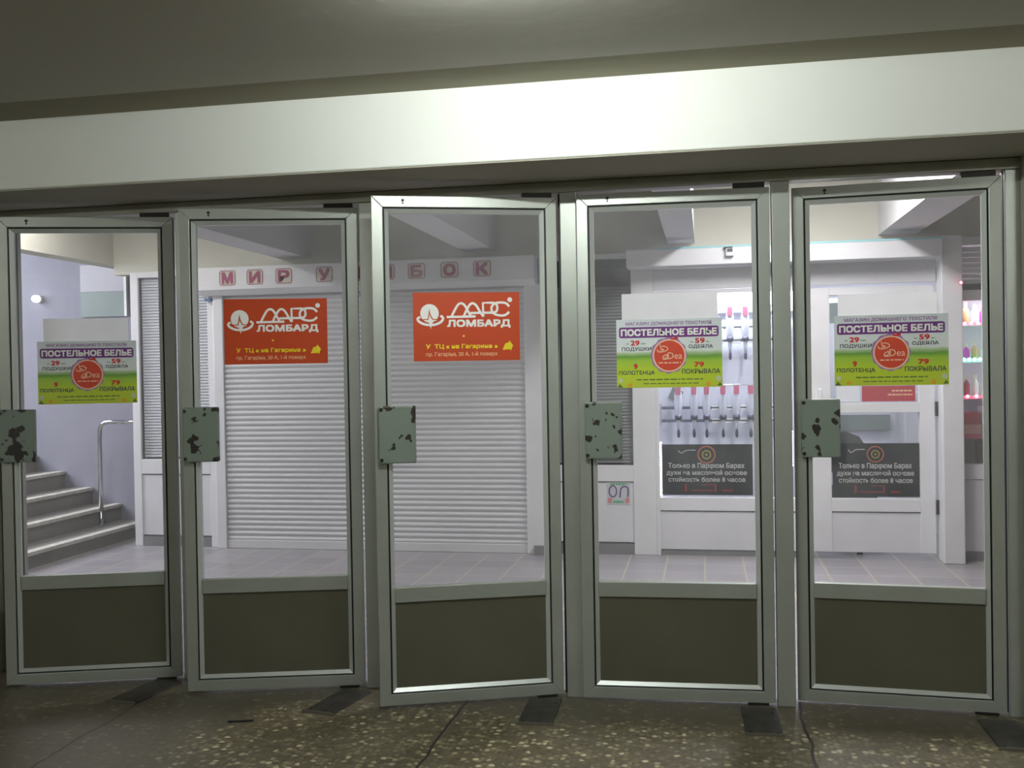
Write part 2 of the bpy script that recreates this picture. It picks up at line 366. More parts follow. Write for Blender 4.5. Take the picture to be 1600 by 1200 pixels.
    def build(s, name, m, parent=None, smooth=False):
        bmesh.ops.recalc_face_normals(s.bm, faces=s.bm.faces)
        me = bpy.data.meshes.new(name); s.bm.to_mesh(me); s.bm.free()
        me.materials.append(m)
        if smooth:
            for p in me.polygons: p.use_smooth = True
        o = bpy.data.objects.new(name, me); C.objects.link(o)
        if parent: o.parent = parent
        return o

def tag(o, label=None, cat=None, group=None, kind=None):
    if label: o['label'] = label
    if cat: o['category'] = cat
    if group: o['group'] = group
    if kind: o['kind'] = kind
    return o
def empty(name, loc, rz=0.0):
    o = bpy.data.objects.new(name, None); C.objects.link(o); o.location = loc; o.rotation_euler = (0, 0, rz); o.empty_display_size = .1
    return o
def copy_tree(o, parent=None):
    c = o.copy(); C.objects.link(c)
    if parent: c.parent = parent
    for ch in list(o.children): copy_tree(ch, c)
    return c
def struct(o, label, cat): return tag(o, label, cat, None, 'structure')
def bx(name, a, b, m, parent=None, bev=0.0): return MB().box(a, b, bev).build(name, m, parent)

# ------------------------------------------------------------------ the setting
FY = 3.55            # front plane of the kiosks across the hall
ZB = 2.3577          # underside of the entrance beam
ZC = 2.6647          # entrance ceiling
HZ = 3.08            # hall ceiling
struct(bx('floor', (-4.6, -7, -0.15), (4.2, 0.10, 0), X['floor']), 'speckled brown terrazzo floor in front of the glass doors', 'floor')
struct(bx('floor_hall', (-4.65, 0.10, -0.15), (6.0, 5.4, 0), X['tiles']), 'grey tiled floor of the hall behind the glass doors', 'floor')
struct(bx('ceiling', (-4.6, -7, ZC), (4.2, -0.76, ZC + 0.12), X['ceil']), 'dull grey ceiling in front of the doors', 'ceiling')
struct(bx('trim_1', (-4.6, -0.76, ZC + 0.004), (4.2, -0.4846, ZC + 0.124), X['band']), 'brownish band along the ceiling against the white beam', 'ceiling band')
struct(bx('trim_2', (-4.6, -0.4846, ZB), (4.2, 0.06, ZC + 0.3), X['beam'], bev=0.006), 'wide white beam above the row of glass doors', 'beam')
struct(bx('wall_above_doors', (-4.6, 0.06, ZB), (6.0, 0.16, HZ), X['hallwall']), 'wall over the doors on the hall side', 'wall')
struct(bx('wall_left', (-4.7, -7, 0), (-4.6, 0.0, ZC), X['wall']), 'plain wall beside the entrance', 'wall')
struct(bx('wall_right', (4.2, -7, 0), (4.3, 0.16, ZC), X['wall']), 'plain wall closing the entrance room', 'wall')
struct(bx('wall_behind', (-4.7, -7.1, 0), (4.3, -7.0, ZC), X['wall']), 'plain wall facing the row of doors', 'wall')
struct(bx('wall_jamb_right', (1.906, -0.06, 0), (4.2, 0.10, ZB), X['wall']), 'dark wall next to the outermost door post', 'wall')
struct(bx('wall_jamb_left', (-4.6, -0.06, 0), (-2.96, 0.10, ZB), X['wall']), 'wall next to the door by the stairs', 'wall')
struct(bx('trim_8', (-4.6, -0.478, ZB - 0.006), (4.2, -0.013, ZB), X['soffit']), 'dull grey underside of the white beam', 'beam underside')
# hall shell
struct(bx('ceiling_hall', (-4.7, 0.06, HZ), (6.0, 5.4, HZ + 0.12), X['hallceil']), 'pale ceiling of the hall', 'ceiling')
struct(bx('wall_far', (-4.6, 3.62, 2.42), (6.0, 3.74, HZ), X['hallwall']), 'cream wall above the kiosks', 'wall')
struct(bx('wall_hall_right', (6.0, 0.1, 0), (6.1, 5.4, HZ), X['hallwall']), 'end wall of the hall', 'wall')
struct(bx('wall_over_stairs', (-4.78, 0.10, 2.51), (-4.60, 4.2, HZ), X['hallwall']), 'cream wall over the stair opening', 'wall')
struct(bx('wall_hall_left', (-4.78, 0.10, 0), (-4.60, 0.9, 2.51), X['hallwall']), 'wall beside the stair opening', 'wall')
for i, (a, b) in enumerate(((-2.99, -2.72), (-1.35, -1.09), (0.32, 0.535), (1.93, 2.21), (3.6, 3.85))):
    struct(bx('trim_%d' % (3 + i), (a, 0.16, 2.50), (b, 3.62, HZ), X['hallbeam']),
           ['pale ceiling beam running to the wall over the stair end of the shutter', 'ceiling beam over the middle of the roller shutter', 'ceiling beam ending above the shop window', 'ceiling beam ending above the shop door', 'ceiling beam beyond the display window'][i], 'beam')
# stairwell
struct(bx('wall_stairs', (-9.2, 4.2, -0.1), (-4.40, 4.32, 4.6), X['stairwall']), 'lilac grey wall behind the stairs', 'wall')
struct(bx('wall_stairs_near', (-9.2, 0.78, -0.1), (-4.78, 0.9, 4.6), X['stairwall']), 'near wall of the stairwell', 'wall')
struct(bx('ceiling_stairs', (-9.2, 0.78, 4.6), (-4.6, 4.32, 4.7), X['stairwall']), 'ceiling of the stairwell', 'ceiling')
st = empty('stairs', (-4.65, 2.5, 0)); tag(st, 'concrete stairs with pale edges rising behind the first door', 'stairs', None, 'structure')
NST = 13; zs = [0.13 + 0.155 * i for i in range(NST)]
for i in range(NST):
    x1 = -0.30 * i; x0 = -0.30 * (i + 1)
    sp_ = bx('step', (x0, -1.6, 0 if i == 0 else zs[i - 1] - 0.02), (x1, 1.7, zs[i]), X['step'], st)
    MB().box((x1 - 0.075, -1.59, zs[i] - 0.028), (x1 + 0.012, 1.695, zs[i] + 0.004), 0.004).build('step_edge', X['nosing'], sp_)
struct(bx('floor_landing', (-9.2, 0.9, zs[-1] - 0.16), (-4.65 - 0.30 * NST, 4.2, zs[-1]), X['step']), 'landing at the top of the stairs', 'floor')

# handrail
hr = empty('handrail', (-4.93, 3.85, 0.13))
pts = [(0, 0, 0), (0, 0, 0.80), (0.004, 0, 0.89), (0.022, 0, 0.935), (0.06, 0, 0.957), (0.12, 0, 0.962), (0.52, 0, 0.955)]
MB().tube(pts, 0.020, 14).build('rail', X['chrome'], hr, True)
MB().lathe([(0.042, 0), (0.042, 0.012), (0.024, 0.016)], n=20).build('foot_plate', X['chrome'], hr)
tag(hr, 'bent steel handrail standing on the bottom step of the stairs', 'handrail')
# made-up panel and small glowing dome on the stair wall
nb = empty('patch_panel', (-5.08, 4.198, 2.34))  # panel made up in place of a bright patch over a grey one
bx('panel', (-0.24, -0.02, -0.01), (0.23, 0, 0.25), mat('pale_patch', (0.46, 0.45, 0.50), 0.6), nb, 0.004)  # part of the made-up panel, in place of the bright patch
bx('lower_panel', (-0.24, -0.016, -0.25), (0.23, 0, -0.01), X['board'], nb)  # part of the made-up panel, in place of the grey patch
bx('frame', (0.23, -0.03, -0.25), (0.255, 0, 0.25), X['signwhite'], nb)
tag(nb, 'made-up half white half grey panel on the stairwell wall', 'board')
wl = empty('glowing_dome', (-5.78, 4.198, 2.28))
MB().lathe([(0.04, 0), (0.036, -0.03)], n=20, axis='y').build('base', X['lampbody'], wl)
MB().lathe([(0.03, -0.03), (0.036, -0.05), (0.032, -0.075), (0.018, -0.09), (0.004, -0.094)], n=20, axis='y').build('dome_cap', X['dome'], wl, True)
tag(wl, 'small glowing round dome on the stairwell wall', 'lamp')

# ------------------------------------------------------------------ door frame: posts and transom
fr = empty('door_frame', (0, 0, 0)); struct(fr, 'aluminium frame of posts and a top rail holding the five glass doors', 'door frame')
GAP_FILL = {-1.906: 0.011, -0.957: 0.008, 0.0: 0.013}  # seals widened at these posts to black out the bright hinge gaps
for xc, hw in ((-2.895, 0.040), (-1.906, 0.040), (-0.957, 0.040), (0.0, 0.037), (0.935, 0.038), (1.876, 0.030)):
    p_ = MB().box((xc - hw, 0.0, 0), (xc + hw, 0.075, 2.303), 0.003).build('post', X['alu'], fr)
    MB().box((xc - hw - GAP_FILL.get(xc, 0.002), 0.03, 0.01), (xc - hw + 0.004, 0.045, 2.30)).box((xc + hw - 0.004, 0.03, 0.01), (xc + hw + 0.002, 0.045, 2.30)).build('seal_gap_fill', X['gasket'], p_)
MB().box((-2.96, -0.012, 2.303), (1.906, 0.075, 2.350), 0.003).build('top_rail', X['alu_dark'], fr)
bx('shadow_joint', (-2.96, -0.004, 2.350), (1.906, 0.06, ZB), X['gasket'], fr)

# ------------------------------------------------------------------ swing doors
DOORS = {1: (-1.959, 0.306, 0.824), 2: (-1.007, 0.259, 0.829), 3: (-0.053, 0.353, 0.835), 4: (0.888, 0.040, 0.846), 5: (1.832, -0.066, 0.848)}
DLAB = {1: 'aluminium glass door with a bedding poster, ajar in front of the concrete stairs',
        2: 'ajar glass door with an orange sign, second from the stairs',
        3: 'glass door with an orange sign swung furthest towards the viewer, middle of the row',
        4: 'almost closed glass door with a bedding poster, in front of the perfume bottles',
        5: 'glass door with a bedding poster swung slightly inward, in front of the shop door'}
Z0, Z1 = 0.013, 2.281
def mitre(mb, w_, side, o, i, yf, yi, yb):
    """one side of a mitred rectangular frame: outer offset o, inner offset i, front depth yf at outer edge and yi at inner"""
    xo0, xo1, zo0, zo1 = -w_ + o, -o, Z0 + o, Z1 - o
    xi0, xi1, zi0, zi1 = -w_ + i, -i, Z0 + i, Z1 - i
    c = {'l': ((xo0, zo0), (xo0, zo1), (xi0, zi1), (xi0, zi0)), 'r': ((xo1, zo1), (xo1, zo0), (xi1, zi0), (xi1, zi1)),
         't': ((xo0, zo1), (xo1, zo1), (xi1, zi1), (xi0, zi1)), 'b': ((xo1, zo0), (xo0, zo0), (xi0, zi0), (xi1, zi0))}[side]
    d = (yf, yf, yi, yi)
    return mb.poly8([(p[0], d[k], p[1]) for k, p in enumerate(c)], [(p[0], yb, p[1]) for p in c])
for k, (xh, a, wd) in DOORS.items():
    d = empty('door_%d' % k, (xh, 0, 0), a); struct(d, DLAB[k], 'door')
    for nm, sd in (('stile', 'l'), ('stile', 'r'), ('rail', 't'), ('rail', 'b')):
        s_ = mitre(MB(), wd, sd, 0, 0.050, 0.0, 0.0, 0.045).build(nm, X['alu'], d)
        bv = s_.modifiers.new('bevel', 'BEVEL'); bv.width = 0.0022; bv.segments = 2
        mitre(MB(), wd, sd, 0.050, 0.058, 0.014, 0.014, 0.030).build('gasket', X['gasket'], s_)
        mitre(MB(), wd, sd, 0.058, 0.076, 0.001, 0.0165, 0.034).build('bead', X['alu_bead'], s_)
    MB().box((-wd + 0.076, 0.004, 0.470), (-0.076, 0.040, 0.538), 0.003).build('middle_rail', X['alu'], d)
    bx('glass_pane', (-wd + 0.076, 0.018, 0.535), (-0.076, 0.023, Z1 - 0.055), X['glass'], d)
    bx('lower_panel', (-wd + 0.076, 0.015, Z0 + 0.06), (-0.076, 0.030, 0.472), X['olive'], d)
    lc = MB().box((-0.820, -0.034, 1.095), (-0.656, -0.001, 1.350), 0.006).build('lock_cover', X['chip'], d)
    for zz in (1.112, 1.334): MB().lathe([(0.008, -0.034), (0.008, -0.038), (0.004, -0.041)], (-0.809, 0, zz), 10, 'y').build('screw', X['screw'], lc)
    bx('top_pivot', (-0.155, 0.004, Z1 - 0.010), (-0.02, 0.036, Z1 + 0.021), X['iron'], d)
    MB().lathe([(0.007, 0.0), (0.007, -0.003)], (-wd + 0.14, 0, Z1 - 0.020), 10, 'y').lathe([(0.004, 0.0), (0.004, -0.003)], (-wd + 0.14, 0, Z1 - 0.033), 10, 'y').build('top_bolt', X['iron'], d)
    bx('bottom_pivot', (-0.12, 0.004, 0.0), (-0.03, 0.040, 0.02), X['iron'], d)

def on_door(k, s, z, y):
    xh, a, wd = DOORS[k]
    return (xh - s * math.cos(a) - y * math.sin(a), -s * math.sin(a) + y * math.cos(a), z)

# floor spring plates
def plate(x, y, rz, label):
    o = empty('floor_spring_plate', (x, y, 0), rz)
    MB().box((-0.075, -0.165, 0), (0.075, 0.165, 0.007), 0.002).build('cover', X['steel_dark'], o)
    MB().box((-0.080, -0.170, 0), (0.080, -0.163, 0.011)).build('rim', X['edge'], o)
    for sx, sy in ((-.055, -.14), (.055, -.14), (.055, .10)): MB().lathe([(0.006, 0.007), (0.006, 0.0095)], (sx, sy, 0), 10).build('screw', X['screw'], o)
    tag(o, label, 'floor plate', 'metal plates under the door pivots')
plate(-2.03, -0.205, -0.17, 'dark metal floor plate under the corner of the door before the stairs')
plate(-1.06, -0.215, -0.20, 'dark metal floor plate under the corner of the second door from the stairs')
plate(-0.128, -0.215, 0.02, 'dark metal floor plate under the corner of the widest open door')
plate(0.813, -0.205, 0.03, 'dark metal floor plate under the corner of the almost closed door')
plate(1.775, -0.225, 0.0, 'dark metal floor plate by the outermost post beside the dark wall')
sc_ = MB().box((-0.055, -0.008, 0), (0.055, 0.008, 0.006), 0.002).build('wood_splinter', X['iron']); sc_.location = (-1.39, -0.52, 0); sc_.rotation_euler = (0, 0, 0.25)
tag(sc_, 'small dark splinter lying on the terrazzo before the second door', 'litter')

# ------------------------------------------------------------------ ceiling lamps (fixtures)
def tube_lamp(loc, rz, label, L=1.25, m=None):
    o = empty('ceiling_lamp', loc, rz)
    MB().box((-L / 2, -0.06, -0.008), (L / 2, 0.06, 0.0), 0.002).build('body', X['lampbody'], o)
    for sx in (-1, 1): bx('end_cap', (sx * L / 2 - 0.02, -0.02, -0.04), (sx * L / 2 + 0.02, 0.02, -0.008), X['lampbody'], o)
    MB().lathe([(0.013, -L / 2 + 0.02), (0.013, L / 2 - 0.02)], (0, 0, -0.023), 12, 'x').build('tube', m or X['tube'], o, True)
    tag(o, label, 'lamp')
tube_lamp((0.05, -1.86, ZC), 0, 'lit fluorescent tube on the ceiling before the white beam', 0.62)
halltube = mat('lit_hall_tube', (0.9, 0.9, 0.9), 0.4, emit=(1, 0.97, 0.98), estr=16)
tube_lamp((1.25, 1.9, HZ), PI / 2, 'lit fluorescent tube between the ceiling beams before the shop', 1.25, halltube)
tube_lamp((-4.15, 1.8, HZ), PI / 2, 'lit fluorescent tube on the hall ceiling before the stairs', 1.25, halltube)

fill_tube = mat('lit_fill_tube', (0.9, 0.9, 0.9), 0.4, emit=(1.0, 1.0, 0.94), estr=300)  # fill tubes added out of view to brighten doors and entrance ceiling
tube_lamp((3.5, -3.8, ZC), 0, 'added unseen fill tube on the ceiling far behind the viewer, by the shop side wall', 1.25, fill_tube)
tube_lamp((-3.9, -5.4, ZC), 0, 'added unseen fill tube on the ceiling far behind the viewer, by the stair side wall', 1.25, fill_tube)

# ------------------------------------------------------------------ kiosk fronts across the hall
def blind(name, x0, x1, z0, z1, y, m, parent, pitch=0.026):
    mb = MB(); z = z0
    while z < z1:
        mb.poly8([(x0, y, z), (x1, y, z), (x1, y + 0.012, z + pitch * 0.92), (x0, y + 0.012, z + pitch * 0.92)],
                 [(x0, y + 0.001, z - 0.001), (x1, y + 0.001, z - 0.001), (x1, y + 0.013, z + pitch * 0.92 - 0.001), (x0, y + 0.013, z + pitch * 0.92 - 0.001)])
        z += pitch
    return mb.build(name, m, parent)
def glazed_unit(name, x0, x1, label, blind_m, sill=0.77, head=2.38, side=0.06, dark_top=False):
    o = empty(name, ((x0 + x1) / 2, FY, 0)); c = (x0 + x1) / 2; a, b = x0 - c, x1 - c
    for s0, s1 in ((a, a + side), (b - side, b)): bx('post', (s0, 0, 0), (s1, 0.07, 2.43), X['pvc'], o, 0.004)
    bx('top_rail', (a + side, 0, head), (b - side, 0.07, 2.43), X['pvc'], o)
    bx('sill_rail', (a + side, 0, sill - 0.13), (b - side, 0.07, sill), X['pvc'], o, 0.004)
    bx('lower_panel', (a + side, 0.012, 0.10), (b - side, 0.05, sill - 0.138), X['pvc_panel'], o)
    bx('plinth', (a, 0.004, 0), (b, 0.06, 0.085), X['plinth'], o)
    bx('joint', (a + side, 0.02, sill - 0.138), (b - side, 0.05, sill - 0.13), X['joint'], o)
    bx('window_pane', (a + side, 0.03, sill), (b - side, 0.036, head), X['shopglass'], o)
    bx('window_seal', (a + side, 0.026, sill), (a + side + 0.008, 0.045, head), X['joint'], o)
    bx('window_seal', (b - side - 0.008, 0.026, sill), (b - side, 0.045, head), X['joint'], o)
    blind('blind', a + side, b - side, sill + 0.02, head - (0.22 if dark_top else 0.0), 0.045, blind_m, o)
    bx('back_panel', (a + side, 0.066, sill), (b - side, 0.07, head), X['darkglass'], o)
    return tag(o, label, 'window unit')
glazed_unit('kiosk_window', -4.40, -3.59, 'white framed kiosk window with closed grey blinds between the stairs and the shutter', X['blind'], side=0.075)
kw = glazed_unit('kiosk_window', -0.675, 0.205, 'white framed kiosk window with dark blinds between the shutter and the perfume shop', X['blind_dark'], sill=0.72, head=2.39, side=0.055, dark_top=True)
bx('wide_post', (0.025 - (-0.235), -0.004, 0), (0.205 + 0.235, 0.072, 2.43), X['pvc'], kw, 0.004)

# roller shutter
rs = empty('roller_shutter', (-2.165, FY, 0)); ox = 2.165
mb = MB(); prof = []; z = 0.07; pitch = 0.0452
while z < 2.20:
    for u in range(6):
        t = u / 6; prof.append((-0.020 - 0.012 * math.sin(PI * min(t / 0.82, 1)) if t < 0.83 else -0.016, z + pitch * t))
    z += pitch
for (y0, za), (y1, zb) in zip(prof, prof[1:]):
    v = [mb.bm.verts.new(p) for p in ((-3.50 + ox, y0, za), (-0.835 + ox, y0, za), (-0.835 + ox, y1, zb), (-3.50 + ox, y1, zb))]
    mb.bm.faces.new(v)
bmesh.ops.remove_doubles(mb.bm, verts=mb.bm.verts, dist=0.0002)
cur = mb.build('curtain', X['shutter'], rs); so = cur.modifiers.new('solid', 'SOLIDIFY'); so.thickness = 0.004
MB().box((-3.50 + ox, -0.036, 0.0), (-0.835 + ox, -0.008, 0.075), 0.006).build('bottom_bar', X['shutter'], rs)
bx('guide', (-3.585 + ox, -0.05, 0), (-3.495 + ox, -0.002, 2.20), X['pvc'], rs, 0.005)
gd = bx('guide', (-0.84 + ox, -0.06, 0), (-0.68 + ox, -0.002, 2.20), X['pvc'], rs, 0.005)
bx('foot_block', (-0.78 + ox, -0.11, 0), (-0.69 + ox, -0.06, 0.075), X['plinth'], gd)
bx('guide_cap', (-3.66 + ox, -0.055, 2.15), (-3.60 + ox, 0.0, 2.175), mat('blue_cap', (0.10, 0.18, 0.36), .5), rs)
bxo = MB().prism([(-0.16, 2.235), (-0.16, 2.425), (-0.002, 2.425), (-0.002, 2.19), (-0.10, 2.19)], 0, -3.66 + ox, -0.735 + ox).build('box', X['pvc'], rs)
tag(rs, 'closed white roller shutter with crimson letters on its box, across the hall', 'shutter')
def px2x(u): # letter places along the shutter box, measured on the photograph
    return -3.385 + (u - 370) * (-1.16 + 3.385) / (770 - 370)
for ch, u, rot in (('М', 370, .0), ('И', 415, 0), ('Р', 462, .0), ('У', 527, 0), ('Л', 576, 0), ('Ы', 624, 0), ('Б', 671, 0), ('О', 721, 0), ('К', 770, 0)):
    cx = px2x(u) + ox; y = -0.1605
    q = MB().rrect(cx - 0.075, 2.270, cx + 0.075, 2.395, 0.03, y).build('letter_sticker', X['cream'], bxo)
    m_ = MB().text(ch, cx - 0.052, 2.282, cx + 0.052, 2.382, y - 0.0012, 0.04)
    m_.ribbon([(cx - 0.07, 2.283), (cx - 0.07, 2.382), (cx - 0.06, 2.393), (cx + 0.06, 2.393), (cx + 0.07, 2.382), (cx + 0.07, 2.283), (cx + 0.06, 2.272), (cx - 0.06, 2.272)], 0.006, y - 0.0012, closed=True, smooth=False)
    m_.build('letter', X['magenta'], q)

# sticker on the kiosk's lower panel
sk = empty('sticker', (-0.10, FY + 0.011, 0.50))
bx('sheet', (-0.095, -0.001, -0.10), (0.095, 0, 0.085), X['paper'], sk, 0)
MB().ring((-0.045, 0.01), 0.03, 0.011, -0.0015, 20, 0.045).ribbon([(0.012, -0.04), (0.02, 0.03), (0.05, 0.05), (0.078, 0.03), (0.075, -0.035)], 0.012, -0.0015).build('emblem', X['violet'], sk)
MB().dashes(-0.065, 0.07, 0.062, 0.012, -0.0015, 3).build('green_print', X['green'], sk)
MB().dashes(-0.04, 0.04, -0.085, 0.02, -0.0015, 4).build('green_print', X['green'], sk)
MB().flat([(-0.05, 0.115), (0.0, 0.135), (0.05, 0.115), (0.02, 0.112), (0.02, 0.10), (-0.02, 0.10), (-0.02, 0.112)], 0.0).build('green_arrow', X['green'], sk)
for sx in (-0.085, 0.055): bx('rose_mark', (sx, -0.0015, -0.085), (sx + 0.03, -0.002, -0.045), X['rosy'], sk)
tag(sk, 'small white sticker with violet arcs and green arrow below the dark blind window', 'sticker')

# canopy over the shop
cn = empty('shop_canopy', (1.28, FY, 2.29))
bx('fascia', (-1.27, -0.24, 0.0), (1.05, -0.006, 0.135), X['pvc'], cn, 0.004)
bx('edge_film', (-1.02, -0.243, 0.128), (1.05, -0.20, 0.142), X['cyan'], cn)
bx('head_panel', (-1.074, -0.006, -0.165), (1.05, 0.06, 0.0), X['pvc_panel'], cn)
tag(cn, 'white canopy with a cyan film edge over the shop front', 'canopy')
se = empty('motion_sensor', (0.80, FY - 0.2405, 2.375))
bx('body', (-0.03, -0.04, -0.03), (0.03, 0, 0.03), X['pvc'], se, 0.006); bx('lens', (-0.02, -0.046, 0.004), (0.02, -0.038, 0.026), X['joint'], se); bx('bracket', (-0.045, -0.03, 0.03), (0.02, 0, 0.042), X['iron'], se)
tag(se, 'small sensor box fixed to the canopy front', 'sensor')

# shop window unit
sw = empty('shop_window', (0.785, FY, 0)); o0 = 0.785
for a, b in ((0.205, 0.235), (1.350, 1.385)): bx('post', (a - o0, 0, 0), (b - o0, 0.07, 2.12), X['pvc'], sw, 0.003)
bx('rail', (0.235 - o0, 0, 0.36), (1.350 - o0, 0.07, 0.465), X['pvc'], sw, 0.004)
bx('rail', (0.235 - o0, 0, 2.09), (1.350 - o0, 0.07, 2.12), X['pvc'], sw)
bx('lower_panel', (0.235 - o0, 0.012, 0.05), (1.350 - o0, 0.05, 0.352), X['pvc_panel'], sw)
bx('joint', (0.235 - o0, 0.02, 0.352), (1.350 - o0, 0.05, 0.36), X['joint'], sw)
bx('plinth', (0.205 - o0, 0.02, 0), (1.385 - o0, 0.06, 0.05), X['plinth'], sw)
bx('window_pane', (0.235 - o0, 0.03, 0.465), (1.350 - o0, 0.036, 2.09), X['shopglass'], sw)
tag(sw, 'white framed shop window showing perfume taps, panelled below', 'window unit')

# shop door
sd = empty('door_6', (2.34, FY, 0)); struct(sd, 'white framed glazed shop door with a black poster, across the hall', 'door'); ox2 = 2.34
bx('stile', (1.40 - ox2, 0.0, 0.05), (1.555 - ox2, 0.06, 2.10), X['pvc'], sd, 0.004)
bx('stile', (2.205 - ox2, 0.0, 0.05), (2.315 - ox2, 0.06, 2.10), X['pvc'], sd, 0.004)
for z0, z1 in ((0.365, 0.465), (1.13, 1.205), (2.04, 2.10)): bx('rail', (1.555 - ox2, 0.0, z0), (2.205 - ox2, 0.06, z1), X['pvc'], sd, 0.003)
bx('lower_panel', (1.555 - ox2, 0.012, 0.05), (2.205 - ox2, 0.05, 0.357), X['pvc_panel'], sd)
bx('joint', (1.555 - ox2, 0.02, 0.357), (2.205 - ox2, 0.05, 0.365), X['joint'], sd)
bx('window_pane', (1.555 - ox2, 0.03, 0.465), (2.205 - ox2, 0.036, 1.13), X['shopglass'], sd)
bx('window_pane', (1.555 - ox2, 0.03, 1.205), (2.205 - ox2, 0.036, 2.04), X['shopglass'], sd)
for zz in (0.35, 1.10, 1.85): MB().lathe([(0.012, zz), (0.012, zz + 0.11)], (2.326 - ox2, -0.008, 0), 12).build('hinge', X['steel_dark'], sd)
bx('handle', (1.46 - ox2, -0.04, 1.15), (1.49 - ox2, 0.0, 1.32), X['pvc'], sd, 0.008)
# pilaster and display window beyond the shop door
pl = MB().box((2.335, FY - 0.16, 0), (2.485, FY + 0.08, 2.45), 0.008).build('trim_9', X['pvc']); struct(pl, 'white pilaster between the shop door and the lit display window', 'pilaster')
dw = empty('display_window', (2.95, FY, 0)); o3 = 2.95
bx('post', (3.38 - o3, 0, 0), (3.46 - o3, 0.07, 2.43), X['pvc'], dw)
bx('rail', (2.485 - o3, 0, 2.39), (3.38 - o3, 0.07, 2.45), X['pvc'], dw); bx('rail', (2.485 - o3, 0, 0.62), (3.38 - o3, 0.07, 0.73), X['pvc'], dw)
bx('rail', (2.485 - o3, 0, 1.97), (3.38 - o3, 0.07, 2.05), X['pvc'], dw)
bx('lower_panel', (2.485 - o3, 0.012, 0.07), (3.38 - o3, 0.05, 0.614), X['pvc_panel'], dw)
bx('plinth', (2.485 - o3, 0.004, 0), (3.46 - o3, 0.06, 0.07), X['plinth'], dw)
bx('window_pane', (2.485 - o3, 0.03, 0.73), (3.38 - o3, 0.036, 1.97), X['shopglass'], dw)
blind('vent_grille', 2.485 - o3, 3.38 - o3, 2.10, 2.38, 0.02, X['pvc_panel'], dw, 0.04)
bx('dark_slot', (2.485 - o3, 0.03, 2.05), (3.38 - o3, 0.06, 2.10), X['joint'], dw)
for zz in (1.785, 1.505, 1.225): bx('shelf', (2.485 - o3, 0.070, zz), (3.38 - o3, 0.40, zz + 0.014), X['pvc'], dw)
bx('back_panel', (2.485 - o3, 0.40, 0.0), (3.38 - o3, 0.42, 2.43), X['shopwall'], dw)
bx('base_board', (2.485 - o3, 0.06, 0.70), (3.38 - o3, 0.40, 0.73), X['pvc'], dw)
tag(dw, 'display window with red and green lit shelves beyond the white pilaster', 'window unit')

# LED strips
bulb_me = {}
def led(name, p0, p1, pitch, m, label, r=0.0075):
    p0, p1 = Vector(p0), Vector(p1); L = (p1 - p0).length; n = int(L / pitch) + 1; d = (p1 - p0).normalized()
    o = empty(name, p0)
    q = d * L; s = Vector((0.006, 0.004, 0.006))
    lo = Vector([min(0, q[i]) - s[i] for i in range(3)]); hi = Vector([max(0, q[i]) + s[i] for i in range(3)])
    MB().box(lo + Vector((0, .004, 0)), hi + Vector((0, .004, 0))).build('tape', X['signwhite'], o)
    key = (m.name, r)
    if key not in bulb_me:
        t = MB(); bmesh.ops.create_icosphere(t.bm, subdivisions=2, radius=r); b = t.build('diode', m, o, True); bulb_me[key] = b.data; st_ = 1
        b.location = Vector((0, -.004, 0))
    else: st_ = 0
    for i in range(st_, n):
        b = bpy.data.objects.new('diode', bulb_me[key]); C.objects.link(b); b.parent = o; b.location = d * (i * pitch) + Vector((0, -.004, 0))
    tag(o, label, 'light strip', 'light strips in the shop windows')
led('light_strip', (2.50, FY + 0.055, 1.80), (3.32, FY + 0.055, 1.80), 0.047, X['led_red'], 'red light strip along the upper shelf of the display window', 0.013)
led('light_strip', (2.50, FY + 0.055, 1.525), (3.32, FY + 0.055, 1.525), 0.038, X['led_green'], 'green light strip along the middle shelf of the display window', 0.014)
led('light_strip', (2.50, FY + 0.055, 1.245), (3.32, FY + 0.055, 1.245), 0.062, X['led_red'], 'red light strip along the lower shelf of the display window', 0.013)
led('light_strip', (2.505, FY + 0.06, 1.58), (2.505, FY + 0.06, 1.78), 0.022, X['led_white'], 'short white light strip on the edge of the display window by the pilaster', 0.008)
led('light_strip', (2.84, FY + 0.05, 1.26), (2.84, FY + 0.05, 1.95), 0.022, X['led_white'], 'white light strip upright in the middle of the display window', 0.014)
led('light_strip', (0.243, FY + 0.056, 0.48), (0.243, FY + 0.056, 0.90), 0.022, X['led_white'], 'white light strip beside the black poster in the shop window', 0.008)
led('light_strip', (1.338, FY + 0.056, 0.95), (1.338, FY + 0.056, 2.06), 0.024, X['led_white'], 'white light strip up the shop window edge next to the shop door', 0.011)
led('light_strip', (1.262, FY + 0.056, 0.72), (1.262, FY + 0.056, 1.0), 0.022, X['led_white'], 'short white light strip low at the shop window edge', 0.012)

il = empty('indicator_lamp', (2.492, FY - 0.002, 2.095)); MB().lathe([(0.014, 0), (0.014, -0.01)], n=14, axis='y').build('socket', X['joint'], il); MB().lathe([(0.011, -0.01), (0.009, -0.018), (0.003, -0.021)], n=14, axis='y').build('lens', X['led_red'], il, True)
il.location = (2.47, FY - 0.1605, 2.095); tag(il, 'single small red lamp on the white pilaster', 'lamp')
